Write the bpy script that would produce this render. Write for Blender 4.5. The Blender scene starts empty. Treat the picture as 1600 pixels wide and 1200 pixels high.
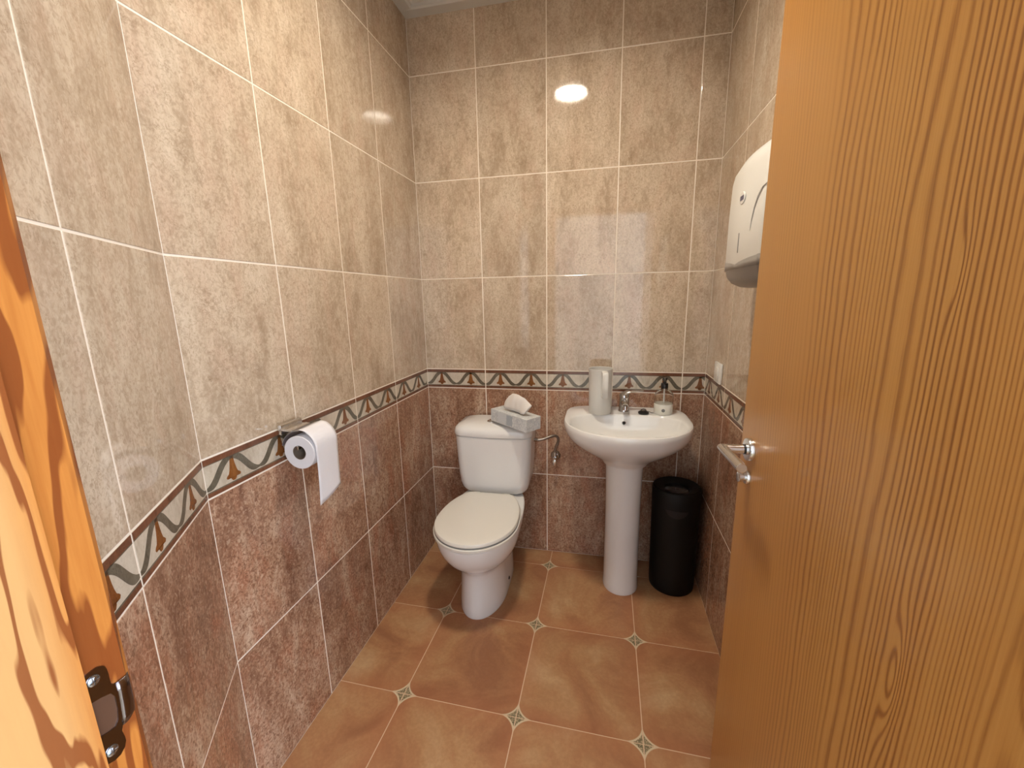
import bpy, bmesh, math, random
from mathutils import Vector, Matrix
random.seed(7)
PI = math.pi
scn = bpy.context.scene
col = scn.collection

# ------------------------------------------------------------------ camera
F_PX = 642.62
cam_d = bpy.data.cameras.new('camera')
cam_d.sensor_width = 36.0
cam_d.lens = F_PX / 1600 * 36.0
cam_d.clip_start = 0.01
cam = bpy.data.objects.new('camera', cam_d)
col.objects.link(cam)
YAW, PITCH, ROLL = 0.2092, -0.2039, -0.0195
CAM = Vector((0.8766, -1.9932, 1.3392))
fwd = Vector((-math.sin(YAW) * math.cos(PITCH), math.cos(YAW) * math.cos(PITCH), math.sin(PITCH)))
rt = Vector((math.cos(YAW), math.sin(YAW), 0))
up = rt.cross(fwd)
rt2 = rt * math.cos(ROLL) + up * math.sin(ROLL)
up2 = up * math.cos(ROLL) - rt * math.sin(ROLL)
cam.matrix_world = Matrix(((rt2.x, up2.x, -fwd.x, CAM.x), (rt2.y, up2.y, -fwd.y, CAM.y),
                           (rt2.z, up2.z, -fwd.z, CAM.z), (0, 0, 0, 1)))
scn.camera = cam

# ------------------------------------------------------------------ world, light, exposure
wd = bpy.data.worlds.new('world')
scn.world = wd
wd.use_nodes = True
bgn = wd.node_tree.nodes['Background']
bgn.inputs[0].default_value = (0.75, 0.86, 1.0, 1)
bgn.inputs[1].default_value = 1.0
scn.view_settings.view_transform = 'Standard'
scn.view_settings.look = 'None'
scn.view_settings.gamma = 1
scn.view_settings.use_curve_mapping = False
scn.view_settings.exposure = 0.26

LAMP_STRENGTH = 192.0
HALL_POWER = 188.0

# daylight entering through the hall window behind the photographer
ar = bpy.data.lights.new('hall_daylight', 'AREA')
ar.shape = 'RECTANGLE'
ar.size, ar.size_y = 1.9, 1.9
ar.energy = HALL_POWER
ar.color = (0.76, 0.865, 1.0)
aro = bpy.data.objects.new('hall_daylight', ar)
col.objects.link(aro)
aro.location = (3.36, -2.98, 1.45)
aro.rotation_euler = (PI / 2, 0, PI / 2)      # shines towards -x

# ------------------------------------------------------------------ helpers
def link(name, me, parent=None):
    o = bpy.data.objects.new(name, me)
    col.objects.link(o)
    if parent:
        o.parent = parent
    return o

def obj(name, bm, mats, parent=None, smooth=True, loc=None, rot=None):
    me = bpy.data.meshes.new(name)
    bmesh.ops.recalc_face_normals(bm, faces=bm.faces)
    bm.to_mesh(me)
    bm.free()
    for m in (mats if isinstance(mats, (list, tuple)) else [mats]):
        me.materials.append(m)
    if smooth:
        for p in me.polygons:
            p.use_smooth = True
        try:
            me.set_sharp_from_angle(angle=math.radians(38))
        except Exception:
            pass
    o = link(name, me, parent)
    if loc is not None:
        o.location = loc
    if rot is not None:
        o.rotation_euler = rot
    return o

def tag(o, label=None, cat=None, group=None, kind=None):
    if label: o['label'] = label
    if cat: o['category'] = cat
    if group: o['group'] = group
    if kind: o['kind'] = kind
    return o

def thing(name, label, cat, loc=(0, 0, 0), rz=0, group=None):
    o = bpy.data.objects.new(name, None)
    col.objects.link(o)
    o.empty_display_size = 0.05
    o.location = loc
    o.rotation_euler = (0, 0, rz)
    return tag(o, label, cat, group)

def box(bm, x0, x1, y0, y1, z0, z1, bev=0, mi=0, seg=2):
    g = bmesh.ops.create_cube(bm, size=1)
    bmesh.ops.scale(bm, vec=(x1 - x0, y1 - y0, z1 - z0), verts=g['verts'])
    bmesh.ops.translate(bm, vec=((x0 + x1) / 2, (y0 + y1) / 2, (z0 + z1) / 2), verts=g['verts'])
    fs = {f for v in g['verts'] for f in v.link_faces}
    for f in fs:
        f.material_index = mi
    if bev:
        es = {e for v in g['verts'] for e in v.link_edges}
        bmesh.ops.bevel(bm, geom=list(es), offset=bev, segments=seg, affect='EDGES', profile=0.5)

def boxb(*a, **k):
    bm = bmesh.new()
    box(bm, *a, **k)
    return bm

def loft(bm, rings, cap0=True, cap1=True, closed=True, mi=0):
    """rings: lists of equal length of 3D points"""
    vs = [[bm.verts.new(p) for p in r] for r in rings]
    n = len(rings[0])
    for a, b in zip(vs, vs[1:]):
        for i in range(n if closed else n - 1):
            j = (i + 1) % n
            f = bm.faces.new((a[i], a[j], b[j], b[i]))
            f.material_index = mi
    if closed:
        if cap0:
            bm.faces.new(vs[0][::-1]).material_index = mi
        if cap1:
            bm.faces.new(vs[-1]).material_index = mi
    return vs

def lathe(bm, prof, n=40, cx=0, cy=0, mi=0, cap0=True, cap1=True):
    rings = [[(cx + r * math.cos(2 * PI * i / n), cy + r * math.sin(2 * PI * i / n), z) for i in range(n)]
             for r, z in prof]
    loft(bm, rings, cap0, cap1, mi=mi)

def tube(bm, pts, rad, n=14, mi=0, caps=True):
    pts = [Vector(p) for p in pts]
    rads = rad if isinstance(rad, (list, tuple)) else [rad] * len(pts)
    rings = []
    t0 = (pts[1] - pts[0]).normalized()
    ref = Vector((0, 0, 1)) if abs(t0.z) < 0.9 else Vector((1, 0, 0))
    nrm = t0.cross(ref).normalized()
    for i, p in enumerate(pts):
        t = (pts[min(i + 1, len(pts) - 1)] - pts[max(i - 1, 0)]).normalized()
        nrm = (nrm - t * nrm.dot(t)).normalized()
        b = t.cross(nrm)
        rings.append([p + (nrm * math.cos(2 * PI * k / n) + b * math.sin(2 * PI * k / n)) * rads[i] for k in range(n)])
    loft(bm, rings, caps, caps, mi=mi)

def bez(p0, p1, p2, p3, n=12):
    out = []
    for i in range(n + 1):
        t = i / n
        out.append(Vector(p0) * (1 - t) ** 3 + Vector(p1) * 3 * t * (1 - t) ** 2 + Vector(p2) * 3 * t * t * (1 - t) + Vector(p3) * t ** 3)
    return out

def prism(bm, pts2, z0, z1, inset=0, mi=0):
    """polygon (list of xy) extruded z0..z1"""
    a = [bm.verts.new((x, y, z0)) for x, y in pts2]
    b = [bm.verts.new((x, y, z1)) for x, y in pts2]
    n = len(pts2)
    bm.faces.new(a[::-1]).material_index = mi
    bm.faces.new(b).material_index = mi
    for i in range(n):
        j = (i + 1) % n
        bm.faces.new((a[i], a[j], b[j], b[i])).material_index = mi

# ------------------------------------------------------------------ materials
class MT:
    def __init__(self, name):
        self.m = bpy.data.materials.new(name)
        self.m.use_nodes = True
        self.nt = self.m.node_tree
        self.b = self.nt.nodes['Principled BSDF']
    def n(self, t, **kw):
        nd = self.nt.nodes.new(t)
        for k, v in kw.items():
            setattr(nd, k, v)
        return nd
    def l(self, a, b):
        self.nt.links.new(a, b)
    def set(self, **kw):
        names = dict(color='Base Color', rough='Roughness', metal='Metallic', spec='Specular IOR Level', trans='Transmission Weight',
                     ior='IOR', coat='Coat Weight', coatr='Coat Roughness', sheen='Sheen Weight', sub='Subsurface Weight',
                     emit='Emission Color', es='Emission Strength', alpha='Alpha')
        for k, v in kw.items():
            if k in ('color', 'emit'):
                v = (*v, 1)
            self.b.inputs[names[k]].default_value = v
        return self
    def math(self, op, a, b=None, c=None, clamp=False):
        nd = self.n('ShaderNodeMath', operation=op, use_clamp=clamp)
        for i, v in enumerate((a, b, c)):
            if v is None: continue
            if isinstance(v, (int, float)): nd.inputs[i].default_value = v
            else: self.l(v, nd.inputs[i])
        return nd.outputs[0]
    def mapr(self, v, a, b, c=0, d=1):
        nd = self.n('ShaderNodeMapRange', clamp=True)
        self.l(v, nd.inputs[0])
        for i, x in enumerate((a, b, c, d)):
            if isinstance(x, (int, float)): nd.inputs[i + 1].default_value = x
            else: self.l(x, nd.inputs[i + 1])
        return nd.outputs[0]
    def mix(self, f, a, b, mode='MIX'):
        nd = self.n('ShaderNodeMix', data_type='RGBA', blend_type=mode)
        for s, v in ((nd.inputs[0], f), (nd.inputs[6], a), (nd.inputs[7], b)):
            if isinstance(v, (int, float)): s.default_value = v
            elif isinstance(v, tuple): s.default_value = (*v, 1)
            else: self.l(v, s)
        return nd.outputs[2]
    def noise(self, vec, scale, detail=4, rough=0.55, dist=0.0):
        nd = self.n('ShaderNodeTexNoise')
        if vec is not None: self.l(vec, nd.inputs['Vector'])
        nd.inputs['Scale'].default_value = scale
        nd.inputs['Detail'].default_value = detail
        nd.inputs['Roughness'].default_value = rough
        nd.inputs['Distortion'].default_value = dist
        return nd.outputs[0]
    def mapping(self, vec, scale=(1, 1, 1), loc=(0, 0, 0), rot=(0, 0, 0)):
        nd = self.n('ShaderNodeMapping')
        self.l(vec, nd.inputs[0])
        nd.inputs[1].default_value = loc
        nd.inputs[2].default_value = rot
        nd.inputs[3].default_value = scale
        return nd.outputs[0]
    def objc(self):
        return self.n('ShaderNodeTexCoord').outputs['Object']
    def rnd(self):
        return self.n('ShaderNodeObjectInfo').outputs['Random']
    def shifted(self, k=9.0):
        """object coordinates shifted by a random amount for each object"""
        r = self.rnd()
        cb = self.n('ShaderNodeCombineXYZ')
        self.l(self.math('MULTIPLY', r, k), cb.inputs[0])
        self.l(self.math('MULTIPLY', r, k * 2.7), cb.inputs[1])
        self.l(self.math('MULTIPLY', r, k * 1.6), cb.inputs[2])
        va = self.n('ShaderNodeVectorMath', operation='ADD')
        self.l(self.objc(), va.inputs[0])
        self.l(cb.outputs[0], va.inputs[1])
        return va.outputs[0]
    def ramp(self, f, stops):
        nd = self.n('ShaderNodeValToRGB')
        el = nd.color_ramp.elements
        while len(el) > 1: el.remove(el[-1])
        el[0].position, el[0].color = stops[0][0], (*stops[0][1], 1)
        for p, c in stops[1:]:
            e = el.new(p)
            e.color = (*c, 1)
        self.l(f, nd.inputs[0])
        return nd.outputs[0]
    def bump(self, h, strength=0.2, dist=0.001):
        nd = self.n('ShaderNodeBump')
        nd.inputs['Strength'].default_value = strength
        nd.inputs['Distance'].default_value = dist
        self.l(h, nd.inputs['Height'])
        self.l(nd.outputs[0], self.b.inputs['Normal'])
    def base(self, c):
        self.l(c, self.b.inputs['Base Color'])

def plain(name, color, rough=0.5, **kw):
    return MT(name).set(color=color, rough=rough, **kw).m

def stone_tile(name, c_dark, c_mid, c_light, c_acc, speck, rough, acc=0.5):
    t = MT(name)
    v = t.shifted()
    vs = t.mapping(v, scale=(1.3, 1.3, 0.55))
    big = t.noise(vs, 7.0, 3, 0.5, 0.5)
    fine = t.noise(t.mapping(v, scale=(1.0, 1.0, 0.8)), 140, 3, 0.65, 0.8)
    mid = t.noise(vs, 45, 5, 0.62, 0.6)
    accn = t.noise(t.mapping(v, scale=(1.6, 1.6, 0.6), loc=(3, 1, 7)), 7.5, 5, 0.62, 0.8)
    f = t.math('ADD', t.math('MULTIPLY', big, 0.55), t.math('MULTIPLY', mid, 0.45))
    c = t.ramp(f, [(0.33, c_dark), (0.50, c_mid), (0.66, c_light)])
    c = t.mix(t.mapr(accn, 0.48, 0.70, 0, acc), c, c_acc)
    c = t.mix(t.mapr(fine, 0.36, 0.52, speck, 0.0), c, c_dark)
    c = t.mix(t.mapr(fine, 0.54, 0.66, 0, speck * 0.6), c, c_light)
    # short wandering hairline veins
    vn = t.noise(t.mapping(v, scale=(1.2, 1.2, 0.8), loc=(1, 5, 2)), 30, 5, 0.62, 2.2)
    vl = t.math('ABSOLUTE', t.math('SUBTRACT', vn, 0.5))
    keep = t.mapr(t.noise(v, 26, 2), 0.48, 0.60)
    c = t.mix(t.math('MULTIPLY', t.mapr(vl, 0.006, 0.020, speck * 0.75, 0.0), keep), c, c_dark, 'MULTIPLY')
    # whole tile a little lighter or darker
    hs = t.n('ShaderNodeHueSaturation')
    t.l(c, hs.inputs['Color'])
    t.l(t.mapr(t.rnd(), 0, 1, 0.94, 1.06), hs.inputs['Value'])
    t.base(hs.outputs[0])
    t.set(rough=rough, spec=0.65)
    t.bump(t.noise(v, 45, 3, 0.55), 0.05, 0.0003)
    return t.m

M = {}
M['upper'] = stone_tile('beige_stone_tile', (0.36, 0.265, 0.18), (0.55, 0.44, 0.325), (0.68, 0.575, 0.45), (0.58, 0.405, 0.30), 0.55, 0.055, 0.45)
M['lower'] = stone_tile('terracotta_stone_tile', (0.19, 0.092, 0.055), (0.385, 0.22, 0.14), (0.60, 0.44, 0.315), (0.43, 0.165, 0.09), 0.78, 0.07, 0.60)
M['border'] = stone_tile('border_ground', (0.40, 0.33, 0.25), (0.58, 0.51, 0.41), (0.66, 0.59, 0.49), (0.56, 0.47, 0.36), 0.22, 0.15, 0.3)
M['stripe'] = stone_tile('border_brown', (0.10, 0.042, 0.022), (0.165, 0.068, 0.036), (0.22, 0.095, 0.05), (0.17, 0.07, 0.035), 0.3, 0.18, 0.3)
M['ribbon'] = stone_tile('border_ribbon_grey', (0.088, 0.075, 0.052), (0.135, 0.115, 0.083), (0.19, 0.165, 0.122), (0.125, 0.105, 0.076), 0.4, 0.18, 0.3)
M['flower'] = stone_tile('border_flower_rust', (0.13, 0.046, 0.012), (0.225, 0.082, 0.02), (0.29, 0.12, 0.035), (0.16, 0.04, 0.012), 0.4, 0.18, 0.5)
M['grout'] = plain('cream_grout', (0.86, 0.78, 0.68), 0.6)

def floor_mat():
    t = MT('terracotta_floor_tile')
    oc = t.objc()
    v = t.shifted()
    big = t.noise(v, 4.2, 5, 0.6, 0.9)
    c = t.ramp(big, [(0.34, (0.30, 0.135, 0.065)), (0.46, (0.385, 0.19, 0.09)), (0.56, (0.43, 0.24, 0.115)), (0.70, (0.50, 0.32, 0.17))])
    c = t.mix(t.mapr(t.noise(v, 90, 3), 0.42, 0.62, 0.16, 0), c, (0.20, 0.08, 0.03))
    # printed star in each tile corner
    sp = t.n('ShaderNodeSeparateXYZ')
    t.l(oc, sp.inputs[0])
    H = 0.3986 / 2
    a = t.math('SUBTRACT', H, t.math('ABSOLUTE', sp.outputs[0]))
    b = t.math('SUBTRACT', H, t.math('ABSOLUTE', sp.outputs[1]))
    R = 0.058
    dx = t.math('MAXIMUM', t.math('SUBTRACT', R, a), 0.0)
    dy = t.math('MAXIMUM', t.math('SUBTRACT', R, b), 0.0)
    d = t.math('SQRT', t.math('ADD', t.math('MULTIPLY', dx, dx), t.math('MULTIPLY', dy, dy)))
    star = t.mapr(d, R - 0.0012, R + 0.0004)
    inner = t.mapr(d, R + 0.0045, R + 0.0055)
    vo = t.n('ShaderNodeTexVoronoi', feature='DISTANCE_TO_EDGE')
    t.l(v, vo.inputs['Vector'])
    vo.inputs['Scale'].default_value = 150
    scroll = t.mapr(vo.outputs['Distance'], 0.06, 0.16)
    incol = t.mix(scroll, (0.14, 0.115, 0.06), (0.40, 0.32, 0.20))
    starc = t.mix(inner, (0.60, 0.50, 0.34), incol)
    edge = t.math('MINIMUM', a, b)
    # warmer, redder band towards the tile edge
    c = t.mix(t.mapr(edge, 0.0, 0.075, 0.42, 0.0), c, (0.37, 0.14, 0.065))
    c = t.mix(star, c, starc)
    hs = t.n('ShaderNodeHueSaturation')
    t.l(c, hs.inputs['Color'])
    t.l(t.mapr(t.rnd(), 0, 1, 1.0, 1.12), hs.inputs['Value'])
    t.base(hs.outputs[0])
    t.set(rough=0.38, spec=0.4)
    t.bump(t.noise(v, 35, 4), 0.12, 0.0008)
    return t.m
M['floor'] = floor_mat()
M['fgrout'] = plain('floor_grout', (0.68, 0.50, 0.34), 0.8)

def door_wood():
    t = MT('pine_veneer')
    oc = t.objc()                      # local x along the leaf width, z up
    sp = t.n('ShaderNodeSeparateXYZ')
    t.l(oc, sp.inputs[0])
    x, z = sp.outputs[0], sp.outputs[2]
    def vec(kx, kz, off=0.0):
        cb = t.n('ShaderNodeCombineXYZ')
        t.l(t.math('MULTIPLY', x, kx), cb.inputs[0])
        t.l(t.math('MULTIPLY', z, kz), cb.inputs[2])
        cb.inputs[1].default_value = off
        return cb.outputs[0]
    warp = t.noise(vec(2.2, 0.55), 1.0, 2, 0.4)
    warp2 = t.noise(vec(10, 5.0, 4.0), 1.0, 3, 0.5)
    dens = t.noise(vec(5.0, 0.10, 9.0), 1.0, 1, 0.4)
    ph = t.math('MULTIPLY', x, 300)
    for x0, z0, rx, rz, A in ((0.266, 0.885, 0.012, 0.075, 9.0), (0.283, 1.36, 0.008, 0.05, 4.0), (0.13, 1.05, 0.012, 0.07, 8.0)):
        ex_ = t.math('MULTIPLY', t.math('SUBTRACT', x, x0), 1 / rx)
        ez_ = t.math('MULTIPLY', t.math('SUBTRACT', z, z0), 1 / rz)
        g = t.math('EXPONENT', t.math('MULTIPLY', t.math('ADD', t.math('MULTIPLY', ex_, ex_), t.math('MULTIPLY', ez_, ez_)), -1.0))
        ph = t.math('ADD', ph, t.math('MULTIPLY', g, A))
    ph = t.math('ADD', ph, t.math('MULTIPLY', warp, 42))
    ph = t.math('ADD', ph, t.math('MULTIPLY', warp2, 3.0))
    ph = t.math('ADD', ph, t.math('MULTIPLY', dens, 110))
    s = t.math('MULTIPLY_ADD', t.math('SINE', t.math('MULTIPLY', ph, 2.0)), 0.5, 0.5)
    s = t.math('POWER', s, 2.0)
    lines2 = t.noise(vec(330, 0.7, 2.0), 1.0, 2, 0.6)
    amt = t.mapr(t.noise(vec(8, 0.2, 5.0), 1.0, 2, 0.5), 0.30, 0.60, 0.25, 1.0)
    amt = t.math('MULTIPLY', amt, t.mapr(x, 0.35, 0.66, 1.0, 0.45))
    f = t.math('ADD', t.math('MULTIPLY', t.math('MULTIPLY', s, amt), 0.85), t.math('MULTIPLY', t.mapr(lines2, 0.38, 0.70), 0.30))
    c = t.ramp(f, [(0.0, (0.48, 0.25, 0.068)), (0.35, (0.42, 0.205, 0.050)), (0.75, (0.27, 0.112, 0.026)), (1.0, (0.20, 0.075, 0.017))])
    c = t.mix(t.mapr(t.noise(vec(2.2, 0.8, 3), 1.0, 3), 0.35, 0.65, 0.0, 0.30), c, (0.44, 0.175, 0.045))
    t.base(c)
    t.set(rough=0.30, spec=0.5, coat=0.25, coatr=0.12)
    t.bump(f, 0.05, 0.0005)
    return t.m
M['door'] = door_wood()

def jamb_wood():
    t = MT('flamed_varnished_pine')
    oc = t.objc()
    sp = t.n('ShaderNodeSeparateXYZ')
    t.l(oc, sp.inputs[0])
    stopside = t.mapr(sp.outputs[1], -1.815, -1.792, 1.0, 0.0)      # the flamed stop board beside the straighter rebate
    v = t.mapping(oc, scale=(9.0, 14.0, 1.5), loc=(0.35, 0.7, 0.18))
    n1 = t.noise(v, 1.0, 3, 0.5, 0.7)
    bands = t.math('MULTIPLY_ADD', t.math('SINE', t.math('MULTIPLY', n1, 38)), 0.5, 0.5)
    soft = t.mapr(bands, 0.62, 0.84)
    fibre = t.noise(t.mapping(oc, scale=(220, 220, 9)), 1.0, 3)
    c = t.mix(t.mapr(fibre, 0.35, 0.7), (0.43, 0.165, 0.036), (0.36, 0.125, 0.026))
    c = t.mix(t.math('MULTIPLY', stopside, 0.75), c, (0.46, 0.27, 0.11))
    c = t.mix(t.math('MULTIPLY', soft, 0.85), c, (0.15, 0.034, 0.009))
    t.base(c)
    t.set(rough=0.26, spec=0.5, coat=0.35, coatr=0.12)
    t.bump(t.noise(oc, 240, 3), 0.15, 0.0006)
    return t.m
M['jamb'] = jamb_wood()

M['ceramic'] = plain('white_ceramic', (0.82, 0.815, 0.80), 0.07, spec=0.5, coat=0.3, coatr=0.03)
M['seat'] = plain('warm_white_seat_plastic', (0.76, 0.74, 0.68), 0.20)
M['seatgap'] = plain('painted_gap_shade', (0.20, 0.20, 0.19), 0.6)  # dark filler colour paints in the shade line between seat and lid
M['chrome'] = plain('chrome', (0.62, 0.61, 0.60), 0.10, metal=1.0)
M['satin'] = plain('satin_steel', (0.74, 0.74, 0.74), 0.24, metal=1.0)
M['braid'] = plain('braided_steel', (0.34, 0.30, 0.27), 0.42, metal=1.0)
M['bronze'] = plain('dark_bronze_plate', (0.24, 0.215, 0.225), 0.18, metal=1.0)
M['screw'] = plain('zinc_screw', (0.45, 0.52, 0.60), 0.25, metal=1.0)
M['black'] = plain('black_metal', (0.004, 0.004, 0.004), 0.5, spec=0.25)
M['blackp'] = plain('black_plastic', (0.010, 0.010, 0.011), 0.3)
M['dark'] = plain('dark_hollow', (0.012, 0.01, 0.009), 0.8)
M['white'] = plain('white_plastic', (0.78, 0.77, 0.74), 0.3)
M['jug'] = plain('matt_white_jug', (0.70, 0.69, 0.655), 0.42)
M['disp'] = plain('dispenser_white', (0.80, 0.80, 0.76), 0.25)
M['grey'] = plain('dispenser_grey', (0.25, 0.235, 0.22), 0.32)
M['slot'] = plain('smoked_slot', (0.16, 0.16, 0.16), 0.3)
M['navy'] = plain('logo_navy', (0.09, 0.09, 0.15), 0.4)
M['glass'] = MT('clear_plastic').set(color=(0.97, 0.98, 0.97), rough=0.03, trans=1.0, ior=1.30).m
M['soap'] = plain('white_soap', (0.78, 0.77, 0.70), 0.35)
M['plaster'] = plain('white_plaster', (0.78, 0.77, 0.75), 0.85)
M['trim'] = plain('grey_ceiling_trim', (0.66, 0.65, 0.62), 0.6)
M['hallw'] = plain('hall_wall_paint', (0.82, 0.81, 0.80), 0.85)
M['frame'] = plain('white_window_frame', (0.80, 0.80, 0.80), 0.4)
M['lampglow'] = MT('lamp_diffuser').set(color=(0.9, 0.88, 0.8), emit=(1.0, 0.90, 0.75), es=LAMP_STRENGTH).m

def paper_mat(name, c, sc=130):
    t = MT(name)
    oc = t.objc()
    vo = t.n('ShaderNodeTexVoronoi')
    t.l(oc, vo.inputs['Vector'])
    vo.inputs['Scale'].default_value = sc
    t.set(color=c, rough=0.95, spec=0.1)
    t.bump(vo.outputs['Distance'], 0.25, 0.001)
    return t.m
M['paper'] = paper_mat('toilet_paper', (0.74, 0.725, 0.75))
M['tissue'] = paper_mat('soft_tissue', (0.80, 0.76, 0.72), 60)
M['card'] = plain('cardboard_core', (0.15, 0.11, 0.08), 0.9)

def tissuebox_mat():
    t = MT('patterned_box_card')
    oc = t.objc()
    n = t.noise(oc, 55, 6, 0.7, 1.5)
    vo = t.n('ShaderNodeTexVoronoi', feature='DISTANCE_TO_EDGE')
    t.l(oc, vo.inputs['Vector'])
    vo.inputs['Scale'].default_value = 85
    f = t.math('MULTIPLY', t.mapr(n, 0.4, 0.6), t.mapr(vo.outputs['Distance'], 0.03, 0.10, 0.4, 1.0))
    c = t.mix(f, (0.52, 0.55, 0.57), (0.78, 0.79, 0.78))
    t.base(c)
    t.set(rough=0.45)
    return t.m
M['tbox'] = tissuebox_mat()
M['tboxlight'] = plain('pale_print_panel', (0.64, 0.67, 0.69), 0.45)
M['tboxblue'] = plain('blue_grey_print_panel', (0.44, 0.49, 0.53), 0.45)

# ------------------------------------------------------------------ layout (metres)
W = 1.3606
Z_JOINTS = [0.0, 0.4417, 0.8912, 0.9899, 1.4434, 1.8923, 2.3436, 2.625]
Z_CEIL = 2.625
Z_TRIM = 2.572
LANG, RANG, AANG = -0.00695, -0.01445, 0.5603
L_U = [0.3465, 0.6547, 0.9629, 1.2712]          # joints on the left wall, from the back corner
Kp = Vector((math.sin(LANG) * L_U[3], -math.cos(LANG) * L_U[3]))          # where the left wall turns
ADIR = Vector((math.sin(AANG), -math.cos(AANG)))
FRONT_Y = -1.760
A_END = (FRONT_Y - Kp.y) / ADIR.y                 # length of the angled wall
Ap = Kp + ADIR * A_END
RDIR = Vector((-math.sin(RANG) * -1, -1)).normalized()   # right wall, from back corner towards the door
RDIR = Vector((math.sin(RANG), -math.cos(RANG)))
R_LEN = (FRONT_Y - 0.0) / RDIR.y
Rp = Vector((W, 0)) + RDIR * R_LEN

JOINT = 0.0046
TT = 0.0009
_cache = {}
def tile_mesh(w, h, mat):
    key = (round(w, 4), round(h, 4), mat)
    if key not in _cache:
        bm = bmesh.new()
        c = 0.0009
        w2, h2 = w / 2, h / 2
        rings = [[(-w2, TT, -h2), (w2, TT, -h2), (w2, TT, h2), (-w2, TT, h2)],
                 [(-w2, 0.0004, -h2), (w2, 0.0004, -h2), (w2, 0.0004, h2), (-w2, 0.0004, h2)],
                 [(-w2 + c, 0, -h2 + c), (w2 - c, 0, -h2 + c), (w2 - c, 0, h2 - c), (-w2 + c, 0, h2 - c)]]
        loft(bm, rings)
        bmesh.ops.recalc_face_normals(bm, faces=bm.faces)
        me = bpy.data.meshes.new('tile')
        bm.to_mesh(me)
        bm.free()
        me.materials.append(M[mat])
        _cache[key] = me
    return _cache[key]

# ---- patterned border tile: relief print built once for the full tile, then cut to length
BW, BH = 0.315, 0.0987
def add_strip(bm, top, bot, y, mi):
    a = [bm.verts.new((x, y, z)) for x, z in top]
    b = [bm.verts.new((x, y, z)) for x, z in bot]
    for i in range(len(a) - 1):
        bm.faces.new((a[i], a[i + 1], b[i + 1], b[i])).material_index = mi

def border_piece(kind, u0, u1, ref):
    """mesh of one motif kind, local x = u - centre; pattern phase anchored at ref (left edge of the full tile)"""
    key = ('bp', kind, round(u0 - ref, 4), round(u1 - ref, 4))
    if key in _cache:
        return _cache[key]
    bm = bmesh.new()
    H = BH - JOINT
    y = -0.0003
    P = BW / 2
    mats = []
    x0, x1 = u0 - ref, u1 - ref
    cen = (x0 + x1) / 2
    if kind == 'stripe':
        mats = ['stripe', 'ribbon']
        for s in (1, -1):
            za, zb, zc = s * (H / 2 - 0.0005), s * (H / 2 - 0.0140), s * (H / 2 - 0.0160)
            if s < 0:
                zb, zc = s * (H / 2 - 0.0105), s * (H / 2 - 0.0135)
            add_strip(bm, [(x0, za), (x1, za)], [(x0, zb), (x1, zb)], y, 0)
            add_strip(bm, [(x0, zb), (x1, zb)], [(x0, zc), (x1, zc)], y, 1)
    elif kind == 'ribbon':
        mats = ['ribbon']
        n = 72
        top, bot = [], []
        for i in range(-4, n + 5):
            x = BW * i / n
            ph = 2 * PI * (x / P)
            # flower tops at x = P/2, 3P/2 ; ribbon low at tile joints
            zc = -0.0305 * math.cos(ph) * (1 - 0.10 * math.cos(2 * ph)) + 0.001
            th = 0.0032 + 0.0105 * abs(math.sin(ph)) ** 1.3
            top.append((x, zc + th))
            bot.append((x, zc - th))
        add_strip(bm, top, bot, y, 0)
    elif kind == 'flower':
        mats = ['flower']
        half = [(0.0040, 0.0270), (0.0048, 0.018), (0.0064, 0.006), (0.0084, -0.004), (0.0108, -0.0115), (0.0150, -0.0150),
                (0.0172, -0.0185), (0.0150, -0.0222), (0.0104, -0.0205), (0.0072, -0.0200), (0.0062, -0.0245), (0.0030, -0.0290)]
        for cxx in (P / 2, 3 * P / 2):
            if cxx + 0.02 < x0 or cxx - 0.02 > x1:
                continue
            half2 = [(a * 1.22, b * 1.12 + 0.001) for a, b in half]
            left = [(cxx - a, b) for a, b in half2]
            right = [(cxx + a, b) for a, b in half2]
            a = [bm.verts.new((p[0], y, p[1])) for p in left]
            b = [bm.verts.new((p[0], y, p[1])) for p in right]
            for i in range(len(a) - 1):
                bm.faces.new((a[i], b[i], b[i + 1], a[i + 1])).material_index = 0
    for px, nx in ((x0, -1), (x1, 1)):
        g = bm.verts[:] + bm.edges[:] + bm.faces[:]
        if g:
            bmesh.ops.bisect_plane(bm, geom=g, plane_co=(px, 0, 0), plane_no=(nx, 0, 0), clear_outer=True, dist=1e-6)
    if not bm.faces:
        bm.free()
        _cache[key] = None
        return None
    # thickness
    r = bmesh.ops.extrude_face_region(bm, geom=bm.faces[:])
    bmesh.ops.translate(bm, vec=(0, 0.0003, 0), verts=[v for v in r['geom'] if isinstance(v, bmesh.types.BMVert)])
    bmesh.ops.translate(bm, vec=(-cen, 0, 0), verts=bm.verts)
    bmesh.ops.recalc_face_normals(bm, faces=bm.faces)
    me = bpy.data.meshes.new('border_' + kind)
    bm.to_mesh(me)
    bm.free()
    for m in mats:
        me.materials.append(M[m])
    _cache[key] = me
    return me

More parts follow.
